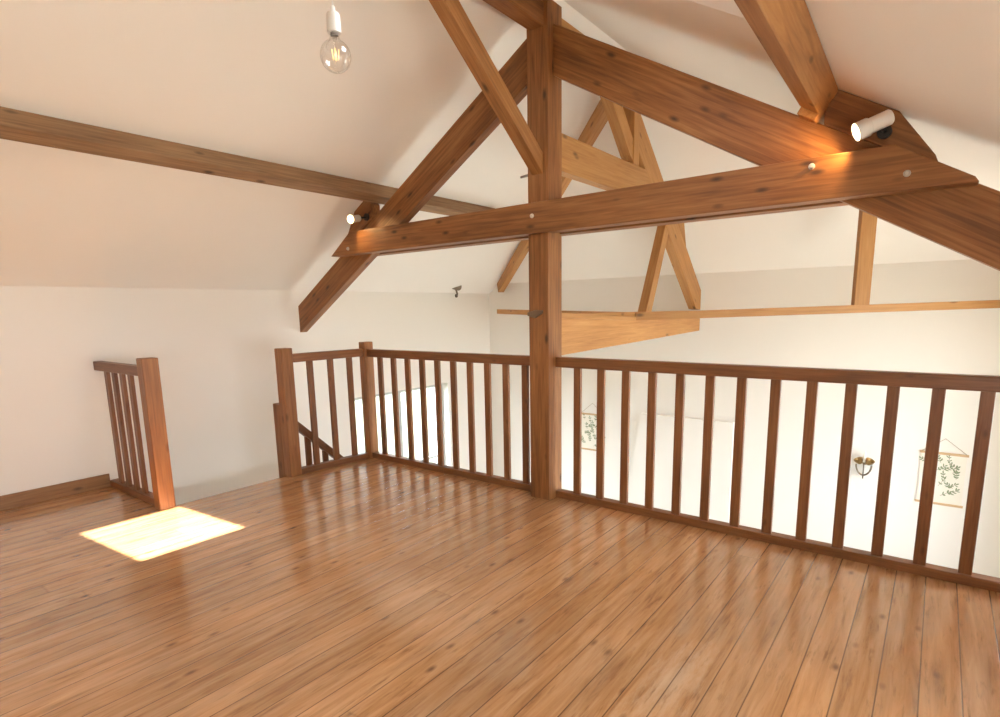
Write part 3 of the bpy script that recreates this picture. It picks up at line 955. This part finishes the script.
# ------------------------------------------------------------------ light
w = bpy.data.worlds.new('daylight')
scene.world = w
w.use_nodes = True
nt = w.node_tree
bg = nt.nodes['Background']
tc = nt.nodes.new('ShaderNodeTexCoord')
sp = nt.nodes.new('ShaderNodeSeparateXYZ')
nt.links.new(tc.outputs['Generated'], sp.inputs[0])
cr = nt.nodes.new('ShaderNodeValToRGB')
cr.color_ramp.elements[0].position = 0.0
cr.color_ramp.elements[0].color = (0.875, 0.965, 1.02, 1)
cr.color_ramp.elements[1].position = 0.7
cr.color_ramp.elements[1].color = (0.80, 0.945, 1.10, 1)
nt.links.new(sp.outputs['Z'], cr.inputs['Fac'])
nt.links.new(cr.outputs['Color'], bg.inputs['Color'])
bg.inputs['Strength'].default_value = 17.4

sun = bpy.data.lights.new('sun', 'SUN')
sun.energy = 50.0
sun.angle = math.radians(0.6)
sun.color = (1.0, 0.95, 0.87)
so = bpy.data.objects.new('sun', sun)
sd = Vector((-1.0, -0.2, -1.0))
so.rotation_euler = sd.to_track_quat('-Z', 'Y').to_euler()
so.location = (8, 3, 10)
COL.objects.link(so)

def portal(name, loc, direction, sx, sy):
    l = bpy.data.lights.new(name, 'AREA')
    l.shape = 'RECTANGLE'
    l.size, l.size_y = sx, sy
    l.cycles.is_portal = True
    o = bpy.data.objects.new(name, l)
    o.location = loc
    o.rotation_euler = Vector(direction).to_track_quat('-Z', 'Y').to_euler()
    COL.objects.link(o)
for nm, wdw, x, dr in (('portal_left', W1, XL - 0.27, (1, 0, 0)), ('portal_right', W3, XR + 0.27, (-1, 0, 0)), ('portal_knee', W5, XR + 0.27, (-1, 0, 0))):
    portal(nm, (x, (wdw[0] + wdw[1]) / 2, (wdw[2] + wdw[3]) / 2), dr, wdw[1] - wdw[0], wdw[3] - wdw[2])

def lamp_spot(name, loc, tgt, power, ang, col=(1.0, 0.72, 0.38), blend=0.6, size=0.02):
    l = bpy.data.lights.new(name, 'SPOT')
    l.energy = power
    l.spot_size = math.radians(ang)
    l.spot_blend = blend
    l.color = col
    l.shadow_soft_size = size
    o = bpy.data.objects.new(name, l)
    o.location = loc
    o.rotation_euler = (Vector(tgt) - Vector(loc)).to_track_quat('-Z', 'Y').to_euler()
    COL.objects.link(o)
lamp_spot('spot_beam_right', (-0.39, 3.193, 2.109), (-0.9, 3.2, 1.9), 16, 140, (1.0, 0.60, 0.22))
lamp_spot('spot_beam_left', (-3.958, 3.155, 2.10), (-3.90, 3.235, 2.02), 7, 100, (1.0, 0.66, 0.28))

# ------------------------------------------------------------------ camera
cam = bpy.data.cameras.new('camera')
F = 569.33
cam.sensor_fit = 'HORIZONTAL'
cam.sensor_width = 36.0
cam.lens = 36.0 * F / 1000.0
cam.shift_x = 0.0
cam.shift_y = (408.25 - 358.5) / 1000.0
cam.clip_start = 0.05
yaw, pit, rol = -0.6559, 0.1727, 0.0186
fw = Vector((math.sin(yaw) * math.cos(pit), math.cos(yaw) * math.cos(pit), -math.sin(pit)))
rt = Vector((math.cos(yaw), -math.sin(yaw), 0))
dn = fw.cross(rt)
r2 = math.cos(rol) * rt + math.sin(rol) * dn
d2 = -math.sin(rol) * rt + math.cos(rol) * dn
M = Matrix((r2, -d2, -fw)).transposed().to_4x4()
M.translation = Vector((0, 0, 1.35))
co = bpy.data.objects.new('camera', cam)
co.matrix_world = M
COL.objects.link(co)
scene.camera = co

scene.view_settings.view_transform = 'Standard'
scene.view_settings.look = 'None'
scene.view_settings.gamma = 1.0
scene.view_settings.use_curve_mapping = False
scene.view_settings.exposure = 0.0
c = scene.cycles
c.max_bounces = 12
c.diffuse_bounces = 8
c.glossy_bounces = 4
c.transmission_bounces = 8
c.transparent_max_bounces = 12
c.sample_clamp_indirect = 8.0
c.use_denoising = True
c.caustics_reflective = False
c.caustics_refractive = False
